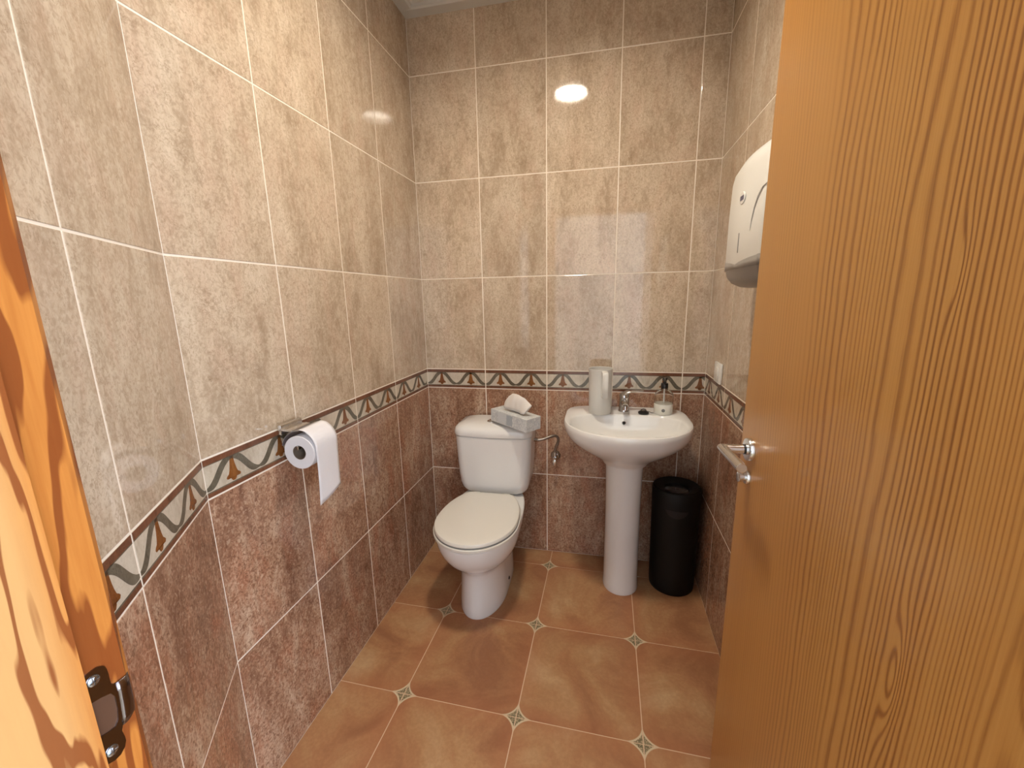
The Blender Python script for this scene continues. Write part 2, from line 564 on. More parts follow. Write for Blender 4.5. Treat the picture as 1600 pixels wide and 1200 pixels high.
def tiled_wall(name, org, ang, joints, refs, thick=0.08, label=None, ext=(0, 0)):
    """org: 2D point of u=0, ang: direction of +u (as seen from the room left to right); the room lies on local -y"""
    bm = boxb(joints[0] - ext[0], joints[-1] + ext[1], TT, thick, 0, Z_CEIL + 0.05)
    w = obj(name, bm, M['grout'], smooth=False, loc=(org[0], org[1], 0), rot=(0, 0, ang))
    tag(w, label, None, None, 'structure')
    for ci, (u0, u1) in enumerate(zip(joints, joints[1:])):
        a = u0 + (JOINT / 2 if ci else 0.0015)
        b = u1 - (JOINT / 2 if ci < len(joints) - 2 else 0.0015)
        for ri, (z0, z1) in enumerate(zip(Z_JOINTS, Z_JOINTS[1:])):
            c, d = z0 + (JOINT / 2 if ri else 0.002), z1 - JOINT / 2
            kind = 'lower' if ri < 2 else ('border' if ri == 2 else 'upper')
            o = link('border_tile' if ri == 2 else 'wall_tile', tile_mesh(b - a, d - c, kind), w)
            o.location = ((a + b) / 2, 0, (c + d) / 2)
            if ri == 2:
                ref = refs[ci]
                for k in ('stripe', 'ribbon', 'flower'):
                    me = border_piece(k, a, b, ref)
                    if me:
                        link('border_' + k, me, o)
    return w

# back wall: joints
UB = [0, 0.3156, 0.6306, 0.9456, 1.2606, W]
tiled_wall('wall_back', (0, 0), 0, UB, [u for u in (0.3156 - BW, 0.3156, 0.6306, 0.9456, 1.2606)], label='back wall tiled beige over terracotta with a flower border', ext=(0.08, 0.08))
# left wall: u from the turn towards the back corner
LL = L_U[3]
ul = [0] + [LL - x for x in L_U[2::-1]] + [LL]
tiled_wall('wall_left', Kp, math.atan2(-Kp.y, -Kp.x), ul, [x - 0.003 for x in ul[:4]] + [ul[3]], label='left wall tiled beige over terracotta behind the toilet roll')
# angled wall: u from the door jamb towards the turn
ua = [0, A_END - 0.3189, A_END]
tiled_wall('wall_angled', Ap, math.atan2(-ADIR.y, -ADIR.x), ua, [A_END - 0.3189 - BW, A_END - 0.3189], label='angled strip of tiled wall beside the door jamb')
# right wall: u from the back corner towards the door
ur = [0, 0.3187, 0.6317, 0.9447, 1.2577, R_LEN]
tiled_wall('wall_right', (W, 0), math.atan2(RDIR.y, RDIR.x), ur, [0.3187 - BW] + ur[1:5], label='right tiled wall with the towel dispenser')

# ------------------------------------------------------------------ floor
FA, FP = -0.0194, 0.3986
FO = Vector((0.6563, -0.1261))
ex = Vector((math.cos(FA), math.sin(FA)))
ey = Vector((-math.sin(FA), math.cos(FA)))
bm = bmesh.new()
room = [(0, 0), (W, 0), tuple(Rp), tuple(Ap), tuple(Kp)]
hull = [(-0.1, 0.1), (W + 0.1, 0.1), (W + 0.1, -1.90), (-0.1, -1.90)]
prism(bm, hull[::-1], -0.08, -TT)
flo = tag(obj('floor', bm, M['fgrout'], smooth=False), 'floor of square terracotta tiles with small corner stars', kind='structure')

def clip(poly, A, B):
    out = []
    n = Vector((-(B[1] - A[1]), B[0] - A[0]))       # left of AB kept
    def s(p): return (p[0] - A[0]) * n.x + (p[1] - A[1]) * n.y
    for i in range(len(poly)):
        p, q = poly[i], poly[(i + 1) % len(poly)]
        sp, sq = s(p), s(q)
        if sp >= 0: out.append(p)
        if (sp >= 0) != (sq >= 0):
            t = sp / (sp - sq)
            out.append((p[0] + (q[0] - p[0]) * t, p[1] + (q[1] - p[1]) * t))
    return out
# counter-clockwise clip region: room plus the threshold in the doorway
reg = [tuple(Kp), tuple(Ap), (Rp.x, Rp.y), (W, 0), (0, 0)]
FJ = 0.0034
full_me = None
def floor_tile(pl, cxy, full):
    global full_me
    if full and full_me:
        me = full_me
    else:
        bm = bmesh.new()
        prism(bm, pl, -TT, 0.0)
        bm.normal_update()
        me = bpy.data.meshes.new('floor_tile')
        bmesh.ops.recalc_face_normals(bm, faces=bm.faces)
        bm.to_mesh(me)
        bm.free()
        me.materials.append(M['floor'])
        if full:
            full_me = me
    o = link('floor_tile', me, flo)
    o.location = (cxy.x, cxy.y, 0)
    o.rotation_euler = (0, 0, FA)
for i in range(-3, 4):
    for j in range(-1, 6):
        cxy = FO + ex * FP * (i + 0.5) - ey * FP * (j - 0.5)
        h = FP / 2 - FJ / 2
        sq = [(-h, -h), (h, -h), (h, h), (-h, h)]
        # clip region in tile coordinates
        loc = [((Vector(q) - cxy).dot(ex), (Vector(q) - cxy).dot(ey)) for q in reg]
        pl = sq
        for A, B in zip(loc, loc[1:] + loc[:1]):
            pl = clip(pl, A, B)
            if len(pl) < 3: break
        if len(pl) < 3: continue
        full = all(abs(abs(p[0]) - h) < 1e-6 and abs(abs(p[1]) - h) < 1e-6 for p in pl) and len(pl) == 4
        ar2 = abs(sum(p[0] * q[1] - q[0] * p[1] for p, q in zip(pl, pl[1:] + pl[:1]))) / 2
        if ar2 < 2e-4: continue
        floor_tile(pl, cxy, full)

# ------------------------------------------------------------------ front wall with the doorway, frame, hall
JX = 0.470        # jamb face of the rebate
HX = 1.262        # hinge side jamb face
WALL_T = 0.13
HEAD = 2.045
bm = bmesh.new()
box(bm, -0.35, JX - 0.045, FRONT_Y - WALL_T, FRONT_Y - 0.001, 0, Z_CEIL + 0.05)
box(bm, HX + 0.045, 1.75, FRONT_Y - WALL_T, FRONT_Y - 0.001, 0, Z_CEIL + 0.05)
box(bm, JX - 0.045, HX + 0.045, FRONT_Y - WALL_T, FRONT_Y - 0.001, HEAD + 0.045, Z_CEIL + 0.05)
tag(obj('wall_front', bm, M['plaster'], smooth=False), 'plastered wall around the doorway', kind='structure')

bm = bmesh.new()
REB = 0.037
STOP = 0.012
yb, yf = FRONT_Y - WALL_T - 0.008, FRONT_Y + 0.002
# left jamb profile (x, y), extruded upwards
prof = [(JX - 0.044, yb), (JX + STOP, yb), (JX + STOP, yf - REB - 0.001), (JX, yf - REB + 0.001), (JX, yf - 0.006), (JX - 0.004, yf - 0.001),
        (JX - 0.012, yf + 0.001), (JX - 0.044, yf + 0.001)]
prism(bm, prof, 0, HEAD + 0.04)
prof2 = [(JX + HX - x, y) for x, y in prof][::-1]
prism(bm, prof2, 0, HEAD + 0.04)
box(bm, JX - 0.0, HX, yf - REB, yf + 0.001, HEAD, HEAD + 0.04)
box(bm, JX, HX, yb, yf - REB, HEAD - STOP, HEAD + 0.04)
frame = tag(obj('trim_1', bm, M['jamb'], smooth=False), 'varnished flamed pine door frame', kind='structure')

# strike plate on the rebate face of the left jamb
SP_Y, SP_Z = -1.780, 1.000                 # centre of the plate; outlines below in millimetres from it
def zz(lst): return [(SP_Y + a / 1000, SP_Z + b / 1000) for a, b in lst]
outer = zz([(-15.38, 37.48), (-14.04, 40.71), (-11.76, 42.12), (-8.74, 43.42), (-5.56, 43.77), (-2.18, 43.67), (0.62, 42.2), (2.89, 39.77), (3.8, 36.23), (4.1, 31.56), (4.01, 25.61), (4.2, 20.66), (6.7, 17.51), (7.07, 7.21), (6.23, -7.79), (5.55, -18.52), (4.71, -24.72), (3.37, -28.66), (4.2, -35.57), (4.31, -40.44), (2.53, -45.27), (-1.29, -48.76), (-5.96, -49.08), (-10.44, -46.93), (-14.15, -43.44), (-16.65, -38.17), (-16.72, -28.48), (-16.27, -16.23), (-15.57, 6.95), (-15.71, 25.27)])
hole = zz([(-13.59, 15.37), (-10.31, 16.95), (-4.12, 15.33), (2.46, 12.36), (4.62, 6.57), (4.38, -5.62), (3.08, -15.54), (-0.02, -20.04), (-5.19, -19.34), (-10.4, -17.62), (-14.51, -15.73), (-14.61, -9.51), (-14.13, 0.87)])
PT = 0.0016
edge_y = yf - 0.007
def plate_pt(yz, lift):
    return (JX + lift, yz[0], yz[1])
bm = bmesh.new()
# fill between outer and hole by triangulation, then extrude
vo = [bm.verts.new(plate_pt(p, PT)) for p in outer]
vh = [bm.verts.new(plate_pt(p, PT)) for p in hole]
eo = [bm.edges.new((vo[i], vo[(i + 1) % len(vo)])) for i in range(len(vo))]
eh = [bm.edges.new((vh[i], vh[(i + 1) % len(vh)])) for i in range(len(vh))]
bmesh.ops.triangle_fill(bm, use_beauty=True, use_dissolve=False, edges=eo + eh)
r = bmesh.ops.extrude_face_region(bm, geom=bm.faces[:])
bmesh.ops.translate(bm, vec=(-PT, 0, 0), verts=[v for v in r['geom'] if isinstance(v, bmesh.types.BMVert)])
sp_o = obj('strike_plate', bm, M['bronze'], frame, smooth=False)
bm = bmesh.new()
inn = zz([(6.29, 17.95), (6.65, 7.68), (5.82, -7.3), (5.13, -18.02), (4.44, -24.38)])
out_ = zz([(18.15, 17.43), (18.4, 6.23), (18.28, -7.64), (17.25, -20.67), (13.51, -23.37)])
prof_l = [(0.0, 0.0), (0.3, 0.0008), (0.6, 0.0006), (0.85, -0.0004), (1.0, -0.0022)]
rows = []
for t_, dx in prof_l:
    rows.append([(JX + PT + dx, a[0] + (b[0] - a[0]) * t_, a[1] + (b[1] - a[1]) * t_) for a, b in zip(inn, out_)])
rows.append([(JX - 0.006, b[0] + 0.0022, b[1]) for b in out_])
rows.append([(JX - 0.012, b[0] + 0.0024, b[1]) for b in out_])
loft(bm, rows, closed=False)
lip = obj('strike_lip', bm, M['bronze'], sp_o)
lip.modifiers.new('t', 'SOLIDIFY').thickness = 0.0014
tag(sp_o, 'dark bronze strike plate')
bm = bmesh.new()
vh = [bm.verts.new((JX + 0.0004, p[0], p[1])) for p in hole]
bm.faces.new(vh)
r = bmesh.ops.extrude_face_region(bm, geom=bm.faces[:])
bmesh.ops.translate(bm, vec=(-0.0003, 0, 0), verts=[v for v in r['geom'] if isinstance(v, bmesh.types.BMVert)])
obj('latch_hole', bm, plain('dark_wood_hollow', (0.075, 0.034, 0.018), 0.45), sp_o, smooth=False)  # thin dark brown plate filling the hole outline
for sx, sy in ((-6.38, 34.78), (-6.27, -37.8)):
    y, z = zz([(sx, sy)])[0]
    bm = bmesh.new()
    lathe(bm, [(0.0046, 0), (0.0044, 0.0009), (0.0030, 0.0018), (0.0006, 0.0021)], 20)
    box(bm, -0.0034, 0.0034, -0.0005, 0.0005, 0.0014, 0.0024)
    box(bm, -0.0005, 0.0005, -0.0034, 0.0034, 0.0014, 0.0024)
    obj('screw', bm, M['screw'], sp_o, loc=(JX + PT, y, z), rot=(0, PI / 2, 0))

# hall behind the photographer: floor, walls, ceiling, window
HY = -4.10
fy = FRONT_Y - WALL_T
tag(obj('floor_hall', boxb(-1.3, 3.4, HY - 0.1, -1.901, -0.08, 0.0), M['floor'], smooth=False), 'hall floor outside the doorway', kind='structure')
tag(obj('ceiling_hall', boxb(-1.3, 3.4, HY - 0.1, fy - 0.001, Z_CEIL + 0.03, Z_CEIL + 0.10), M['hallw'], smooth=False), 'hall ceiling outside the doorway', kind='structure')
tag(obj('wall_hall_left', boxb(-1.4, -1.3, HY - 0.1, fy, 0, Z_CEIL + 0.03), M['hallw'], smooth=False), 'left end wall of the hall', kind='structure')
bm = bmesh.new()
box(bm, -1.3, -0.351, fy, fy + 0.1, 0, Z_CEIL + 0.03)
box(bm, 1.751, 3.4, fy, fy + 0.1, 0, Z_CEIL + 0.03)
tag(obj('wall_hall_front', bm, M['hallw'], smooth=False), 'hall wall on both sides of the doorway', kind='structure')
tag(obj('wall_hall_back', boxb(-1.3, 3.4, HY - 0.1, HY, 0, Z_CEIL + 0.03), M['hallw'], smooth=False), 'far white wall of the hall', kind='structure')
wy0, wy1, wz0, wz1 = -3.95, -2.01, 0.48, 2.42
bm = bmesh.new()
box(bm, 3.4, 3.5, HY - 0.1, wy0, 0, Z_CEIL + 0.03)
box(bm, 3.4, 3.5, wy1, fy, 0, Z_CEIL + 0.03)
box(bm, 3.4, 3.5, wy0, wy1, 0, wz0)
box(bm, 3.4, 3.5, wy0, wy1, wz1, Z_CEIL + 0.03)
tag(obj('wall_hall_right', bm, M['hallw'], smooth=False), 'right end wall of the hall with a wide window', kind='structure')
bm = bmesh.new()
for a in ((wy0, wy0 + 0.06, wz0, wz1), (wy1 - 0.06, wy1, wz0, wz1), (wy0, wy1, wz0, wz0 + 0.06), (wy0, wy1, wz1 - 0.06, wz1), (-3.01, -2.95, wz0, wz1)):
    box(bm, 3.42, 3.48, a[0], a[1], a[2], a[3])
tag(obj('window_1', bm, M['frame'], smooth=False), 'white framed hall window', kind='structure')

# ------------------------------------------------------------------ ceiling, cornice and lamp
bm = boxb(-0.1, W + 0.1, FRONT_Y, 0.08, Z_CEIL, Z_CEIL + 0.05)
tag(obj('ceiling', bm, M['plaster'], smooth=False), 'plain suspended ceiling', kind='structure')
TW = 0.075
def trim_bar(name, A, B, nrm, ea=0.02, eb=0.02):
    nrm = Vector(nrm).normalized()
    dr = (Vector(B) - Vector(A)).normalized()
    A, B = Vector(A) - nrm * 0.02 - dr * ea, Vector(B) - nrm * 0.02 + dr * eb
    bm = bmesh.new()
    def P(p, o, z): return (p.x + nrm.x * o, p.y + nrm.y * o, z)
    def ring(p): return [P(p, 0.0, Z_TRIM), P(p, TW - 0.006, Z_TRIM), P(p, TW, Z_TRIM + 0.006), P(p, TW, Z_TRIM + 0.020), P(p, TW + 0.012, Z_TRIM + 0.026), P(p, TW + 0.012, Z_CEIL), P(p, 0.0, Z_CEIL)]
    loft(bm, [ring(A), ring(B)])
    return tag(obj(name, bm, M['trim'], smooth=False), 'pale grey cornice moulding above the %s wall' % {'trim_2': 'back', 'trim_3': 'left', 'trim_4': 'right'}[name], kind='structure')
trim_bar('trim_2', (0.0, -0.001), (W, -0.001), (0, -1))
trim_bar('trim_3', (Kp.x, Kp.y), (0.0, -0.0565), (1, 0.007), 0.02, 0.0)
trim_bar('trim_4', (W, -0.0565), (Rp.x, Rp.y), (-1, -0.014), 0.0, 0.0)
LX, LY = 0.673, -0.905
lt = thing('ceiling_lamp', 'round flush ceiling lamp shining over the room', 'lamp', (LX, LY, Z_CEIL))
bm = bmesh.new()
lathe(bm, [(0.100, -0.001), (0.122, -0.001), (0.122, -0.040), (0.112, -0.046), (0.100, -0.044), (0.100, -0.001)], 48, cap0=False, cap1=False)
obj('lamp_rim', bm, M['white'], lt)
bm = bmesh.new()
lathe(bm, [(0.098, -0.002), (0.098, -0.006), (0.080, -0.010), (0.03, -0.012), (0.002, -0.0122)], 48)
obj('diffuser', bm, M['lampglow'], lt)

# ------------------------------------------------------------------ open door
EDGE = Vector((1.2130, -0.979))
HINGE = Vector((1.2400, -1.7655))
dv = (EDGE - HINGE)
DW = dv.length
dang = math.atan2(dv.y, dv.x)
# local x from hinge to free edge, local +y = room side (towards -x world); thickness to local -y
DT = 0.036
bm = boxb(0, DW, -DT, 0, 0.008, 2.035, 0.0015, seg=1)
door = tag(obj('door_1', bm, M['door'], smooth=False, loc=(HINGE.x, HINGE.y, 0), rot=(0, 0, dang)), 'open flush door in varnished striped pine veneer', kind='structure')
hu, hz = DW - 0.056, 1.000
bm = bmesh.new()
lathe(bm, [(0.026, 0), (0.026, 0.006), (0.0245, 0.0085), (0.020, 0.009), (0.0125, 0.009), (0.0125, 0.012)], 36)
obj('handle_rose', bm, M['satin'], door, loc=(hu, 0.0005, hz), rot=(-PI / 2, 0, 0))
bm = bmesh.new()
lathe(bm, [(0.0112, 0.0), (0.0112, 0.004)], 24)
obj('neck_ring', bm, M['blackp'], door, loc=(hu, 0.0125, hz), rot=(-PI / 2, 0, 0))
def mitred_lever(bm, r, pts):
    n = 28
    p0, p1, p2 = [Vector(p) for p in pts]
    d0, d1 = (p1 - p0).normalized(), (p2 - p1).normalized()
    upv = Vector((0, 0, 1))
    s0, s1 = d0.cross(upv), d1.cross(upv)
    m = (d0 - d1).normalized()                       # normal of the mitre plane
    def circ(c, s): return [c + upv * r * math.cos(2 * PI * k / n) + s * r * math.sin(2 * PI * k / n) for k in range(n)]
    mid = []
    for q in circ(p0, s0):
        # slide along d0 to the mitre plane through p1 whose normal is (d0 + d1)
        nn = (d0 + d1).normalized()
        tt = (p1 - q).dot(nn) / d0.dot(nn)
        mid.append(q + d0 * tt)
    end = [q + d1 * ((p2 - q).dot(d1)) for q in mid]
    inner = [p2 + (q - p2) * 0.90 + d1 * 0.0012 for q in end]
    loft(bm, [circ(p0, s0), mid, end, inner])
bm = bmesh.new()
mitred_lever(bm, 0.0105, [(hu, 0.0168, hz), (hu, 0.057, hz), (hu - 0.112, 0.057, hz)])
obj('lever_handle', bm, M['satin'], door)
# thumb turn below
bm = bmesh.new()
lathe(bm, [(0.0165, 0), (0.0165, 0.005), (0.0150, 0.007), (0.009, 0.007), (0.009, 0.014), (0.0120, 0.0145), (0.0120, 0.020), (0.0105, 0.021)], 30)
obj('thumb_turn', bm, M['satin'], door, loc=(hu, 0.0005, hz - 0.066), rot=(-PI / 2, 0, 0))
for z in (0.25, 1.05, 1.82):
    bm = bmesh.new()
    lathe(bm, [(0.006, -0.04), (0.006, 0.04)], 16)
    obj('hinge', bm, M['satin'], door, loc=(-0.007, -0.004, z))

# ------------------------------------------------------------------ toilet
def egg(cx, yb, yf, ym, hw, z, pb=2.6, pf=2.0, n=64):
    """closed outline: front (towards -y) ellipse, back superellipse"""
    out = []
    for i in range(n):
        a = 2 * PI * i / n
        c, s = math.cos(a), math.sin(a)
        p = pb if s > 0 else pf
        x = hw * math.copysign(abs(c) ** (2 / p), c)
        yy = math.copysign(abs(s) ** (2 / p), s)
        out.append((cx + x, ym + yy * ((yb - ym) if s > 0 else (ym - yf)), z))
    return out

TXC = 0.385
toi = thing('toilet', 'white ceramic close-coupled toilet with closed lid in the corner', 'toilet', (TXC, -0.30, 0))
def tl(o):
    o.location = (-TXC, 0.30, 0)
    return o
bm = bmesh.new()
C = TXC
secs = [(0.000, -0.10, -0.545, -0.36, 0.103, 4), (0.012, -0.10, -0.549, -0.36, 0.105, 4), (0.05, -0.10, -0.545, -0.36, 0.102, 4), (0.12, -0.095, -0.538, -0.36, 0.098, 4),
        (0.17, -0.09, -0.535, -0.37, 0.097, 4), (0.20, -0.085, -0.540, -0.38, 0.099, 3.6), (0.218, -0.08, -0.548, -0.39, 0.104, 3.4), (0.235, -0.075, -0.565, -0.40, 0.117, 3.2),
        (0.258, -0.07, -0.592, -0.41, 0.137, 3.0), (0.285, -0.06, -0.618, -0.42, 0.155, 2.8), (0.315, -0.05, -0.638, -0.425, 0.167, 2.7), (0.345, -0.04, -0.651, -0.43, 0.174, 2.7),
        (0.375, -0.03, -0.658, -0.43, 0.178, 2.7), (0.386, -0.03, -0.657, -0.43, 0.177, 2.7), (0.390, -0.034, -0.650, -0.43, 0.172, 2.7)]
loft(bm, [egg(C, a, b, m, h, z, p, 2.0) for z, a, b, m, h, p in secs])
tl(obj('bowl', bm, M['ceramic'], toi))
def lidshape(z, g, pb=2.25):
    # narrow flat hinge edge at the back
    out = []
    n = 72
    for i in range(n):
        a = 2 * PI * i / n
        c, s = math.cos(a), math.sin(a)
        hw = 0.178 + g
        if s <= 0:
            x, y = hw * c, -0.455 + (0.205 + g) * s
        else:
            # taper to a straight back edge half width 0.105
            yv = s ** 0.9 if s < 1 else 1
            y = -0.455 + (0.238 + g) * min(1.0, 1.18 * s ** 1.0)
            tt = min(1.0, 1.18 * s)
            x = math.copysign(1, c) * ((hw) * (1 - tt ** 2.4) + (0.112 + g) * tt ** 2.4 if tt < 1 else (0.112 + g) * abs(c) / math.sqrt(1 - (1 / 1.18) ** 2))
        out.append((C + x, y, z))
    return out
bm = bmesh.new()
loft(bm, [lidshape(0.3915, -0.001), lidshape(0.394, 0.004), lidshape(0.4035, 0.004), lidshape(0.406, 0.002)])
tl(obj('seat_ring', bm, M['seat'], toi))
bm = bmesh.new()
loft(bm, [lidshape(0.4062, -0.0005), lidshape(0.4112, -0.0035)])
tl(obj('seat_gap', bm, M['seatgap'], toi))
bm = bmesh.new()
rings = [lidshape(0.4113, -0.003), lidshape(0.4130, -0.001), lidshape(0.4210, -0.001), lidshape(0.4255, -0.004), lidshape(0.4275, -0.012)]
for k, (g, z) in enumerate([(-0.03, 0.4285), (-0.06, 0.4295), (-0.09, 0.430)]):
    rings.append(lidshape(z, g))
loft(bm, rings)
tl(obj('lid', bm, M['seat'], toi))
for s in (-1, 1):
    bm = bmesh.new()
    box(bm, C + s * 0.075 - 0.018, C + s * 0.075 + 0.018, -0.226, -0.202, 0.391, 0.420, 0.004)
    tl(obj('seat_hinge', bm, M['seat'], toi))
def cist(z, hw, yf, r, n=12, yb=-0.012, bulge=0.012):
    """rounded front corners, flat back, slightly bowed front"""
    pts = []
    # start back-left, go along the left side to the front, right, back
    pts.append((C - hw + 0.01, yb, z)); pts.append((C - hw, yb - 0.01, z))
    for k in range(n + 1):
        a = PI + (PI / 2) * k / n
        pts.append((C - hw + r + r * math.cos(a), yf + r + r * math.sin(a), z))
    for k in range(1, 10):
        t = k / 10
        x = C - hw + r + (2 * hw - 2 * r) * t
        pts.append((x, yf - bulge * math.sin(PI * t), z))
    for k in range(n + 1):
        a = 1.5 * PI + (PI / 2) * k / n
        pts.append((C + hw - r + r * math.cos(a), yf + r + r * math.sin(a), z))
    pts.append((C + hw, yb - 0.01, z)); pts.append((C + hw - 0.01, yb, z))
    return pts
bm = bmesh.new()
rings = [cist(0.392, 0.125, -0.150, 0.045), cist(0.396, 0.140, -0.162, 0.045), cist(0.405, 0.155, -0.172, 0.045), cist(0.422, 0.167, -0.180, 0.048), cist(0.45, 0.175, -0.184, 0.05), cist(0.50, 0.180, -0.186, 0.05),
         cist(0.60, 0.186, -0.188, 0.05), cist(0.690, 0.190, -0.189, 0.05), cist(0.6930, 0.187, -0.186, 0.05)]
loft(bm, rings)
tl(obj('cistern', bm, M['ceramic'], toi))
bm = bmesh.new()
rings = [cist(0.6932, 0.180, -0.179, 0.05), cist(0.6955, 0.181, -0.180, 0.05), cist(0.6965, 0.1925, -0.192, 0.052), cist(0.712, 0.1945, -0.194, 0.054), cist(0.730, 0.190, -0.189, 0.055), cist(0.742, 0.178, -0.176, 0.055),
         cist(0.750, 0.152, -0.152, 0.05), cist(0.7535, 0.11, -0.125, 0.04), cist(0.7545, 0.05, -0.09, 0.02)]
loft(bm, rings)
tl(obj('cistern_lid', bm, M['ceramic'], toi))
bm = bmesh.new()
lathe(bm, [(0.021, 0.0), (0.021, 0.004), (0.019, 0.006), (0.016, 0.0065), (0.0155, 0.0055), (0.014, 0.009), (0.006, 0.0105), (0.001, 0.0108)], 32)
tl(obj('flush_button', bm, M['chrome'], toi)).location = (0.372 - TXC, -0.118 + 0.30, 0.7525)
for s in (1,):
    bm = bmesh.new()
    lathe(bm, [(0.008, 0), (0.008, 0.002), (0.005, 0.004), (0.001, 0.0045)], 18)
    o = obj('fixing_bolt', bm, M['dark'], toi, rot=(0, s * PI / 2, 0))
    o.location = (0.4895 - TXC, -0.325 + 0.30, 0.055)

# ------------------------------------------------------------------ toilet inlet valve and hose
va = thing('angle_valve', 'chrome angle valve with braided hose between toilet and washbasin', 'valve', (0.675, 0, 0.545))
bm = bmesh.new()
lathe(bm, [(0.026, 0), (0.025, 0.004), (0.018, 0.010), (0.012, 0.013)], 28)
obj('wall_flange', bm, M['chrome'], va, loc=(0, -0.001, 0.006), rot=(PI / 2, 0, 0))
bm = bmesh.new()
tube(bm, [(0, -0.006, 0.006), (0, -0.045, 0.004)], 0.0105, 20)
tube(bm, [(0, -0.032, -0.006), (0, -0.032, 0.034)], 0.0095, 20)
obj('valve_body', bm, M['chrome'], va)
bm = bmesh.new()
tube(bm, [(0, -0.044, 0.004), (0, -0.052, -0.001), (0.0, -0.060, -0.006)], [0.008, 0.012, 0.012], 10)
box(bm, -0.0075, 0.0075, -0.066, -0.056, -0.026, 0.006, 0.003)
obj('valve_knob', bm, M['satin'], va)
bm = bmesh.new()
p = bez((0, -0.032, 0.034), (0.004, -0.034, 0.075), (0.030, -0.045, 0.100), (0.012, -0.055, 0.124), 14)
p += bez((0.012, -0.055, 0.124), (-0.008, -0.070, 0.146), (-0.040, -0.090, 0.112), (-0.082, -0.098, 0.118), 14)[1:]
tube(bm, p, 0.0065, 12)
obj('braided_hose', bm, M['braid'], va)
bm = bmesh.new()
tube(bm, [(-0.080, -0.098, 0.118), (-0.096, -0.099, 0.119)], 0.0105, 6)
tube(bm, [(-0.0765, -0.098, 0.118), (-0.081, -0.098, 0.118)], 0.0075, 14)
obj('hose_nut', bm, M['chrome'], va)

# ------------------------------------------------------------------ tissue box on the cistern
tb = thing('tissue_box', 'grey patterned cardboard tissue box lying on the cistern lid', 'tissue box', (0.376, -0.142, 0.7655), math.radians(-35.2))
tb.rotation_euler = (0, math.radians(2.1), math.radians(-35.2))
BL, BD, BHH = 0.242, 0.092, 0.060
obj('carton', boxb(0, BL, 0, BD, 0, BHH, 0.0012, seg=1), M['tbox'], tb, smooth=False)
bm = bmesh.new()
box(bm, 0.112, 0.150, -0.0006, 0.0, 0.006, BHH - 0.006)
obj('printed_panel', bm, M['tboxblue'], tb, smooth=False)
bm = bmesh.new()
box(bm, 0.052, 0.106, -0.0006, 0.0, 0.004, BHH - 0.004)
obj('printed_panel', bm, M['tboxlight'], tb, smooth=False)
bm = bmesh.new()
pl = [(0.121 + 0.078 * math.copysign(abs(math.cos(a)) ** 0.6, math.cos(a)), 0.046 + 0.020 * math.copysign(abs(math.sin(a)) ** 0.6, math.sin(a))) for a in [2 * PI * k / 40 for k in range(40)]]
prism(bm, pl, BHH, BHH + 0.0006)
obj('opening_film', bm, plain('pale_opening_film', (0.86, 0.86, 0.83), 0.25), tb, smooth=False)
# tissue: a soft folded sheet standing out of the slot, leaning forward
bm = bmesh.new()
top = [(0.060, 0.112), (0.074, 0.127), (0.100, 0.146), (0.128, 0.149), (0.152, 0.147), (0.176, 0.140), (0.198, 0.130), (0.226, 0.113)]
low = [(0.056, 0.071), (0.074, 0.071), (0.096, 0.0712), (0.117, 0.0715), (0.138, 0.071), (0.158, 0.070), (0.176, 0.0685), (0.196, 0.068)]
def spl(pts, u):
    q = u * (len(pts) - 1)
    i = min(int(q), len(pts) - 2)
    f = q - i
    return (pts[i][0] * (1 - f) + pts[i + 1][0] * f, pts[i][1] * (1 - f) + pts[i + 1][1] * f)
nu = 30
rows = []
for v in (0.0, 0.25, 0.5, 0.75, 0.9):                 # back sheet rising out of the slot
    row = []
    for i in range(nu + 1):
        u = i / nu
        tx, tz = spl(top, u)
        sx = 0.085 + 0.085 * u
        e = v ** 0.8
        row.append((sx + (tx - sx) * e, 0.058 - 0.010 * v, BHH + 0.0012 + (tz - 0.003 - BHH) * v))
    rows.append(row)
for v in (0.0, 0.06, 0.2, 0.4, 0.6, 0.8, 1.0):         # front sheet folding over and down
    row = []
    for i in range(nu + 1):
        u = i / nu
        tx, tz = spl(top, u)
        lx, lz = spl(low, u)
        bow = math.sin(PI * min(1, v * 1.1)) * 0.004
        y = 0.047 - 0.018 * v ** 0.7 - bow + 0.0022 * math.sin(9 * u + 2 * v) + 0.0012 * math.sin(26 * u + 1.0)
        row.append((tx + (lx - tx) * v, y, tz + (lz - tz) * v))
    rows.append(row)
loft(bm, rows, closed=False)
tis = obj('tissue', bm, M['tissue'], tb)
sm = tis.modifiers.new('thick', 'SOLIDIFY')
sm.thickness = 0.0008

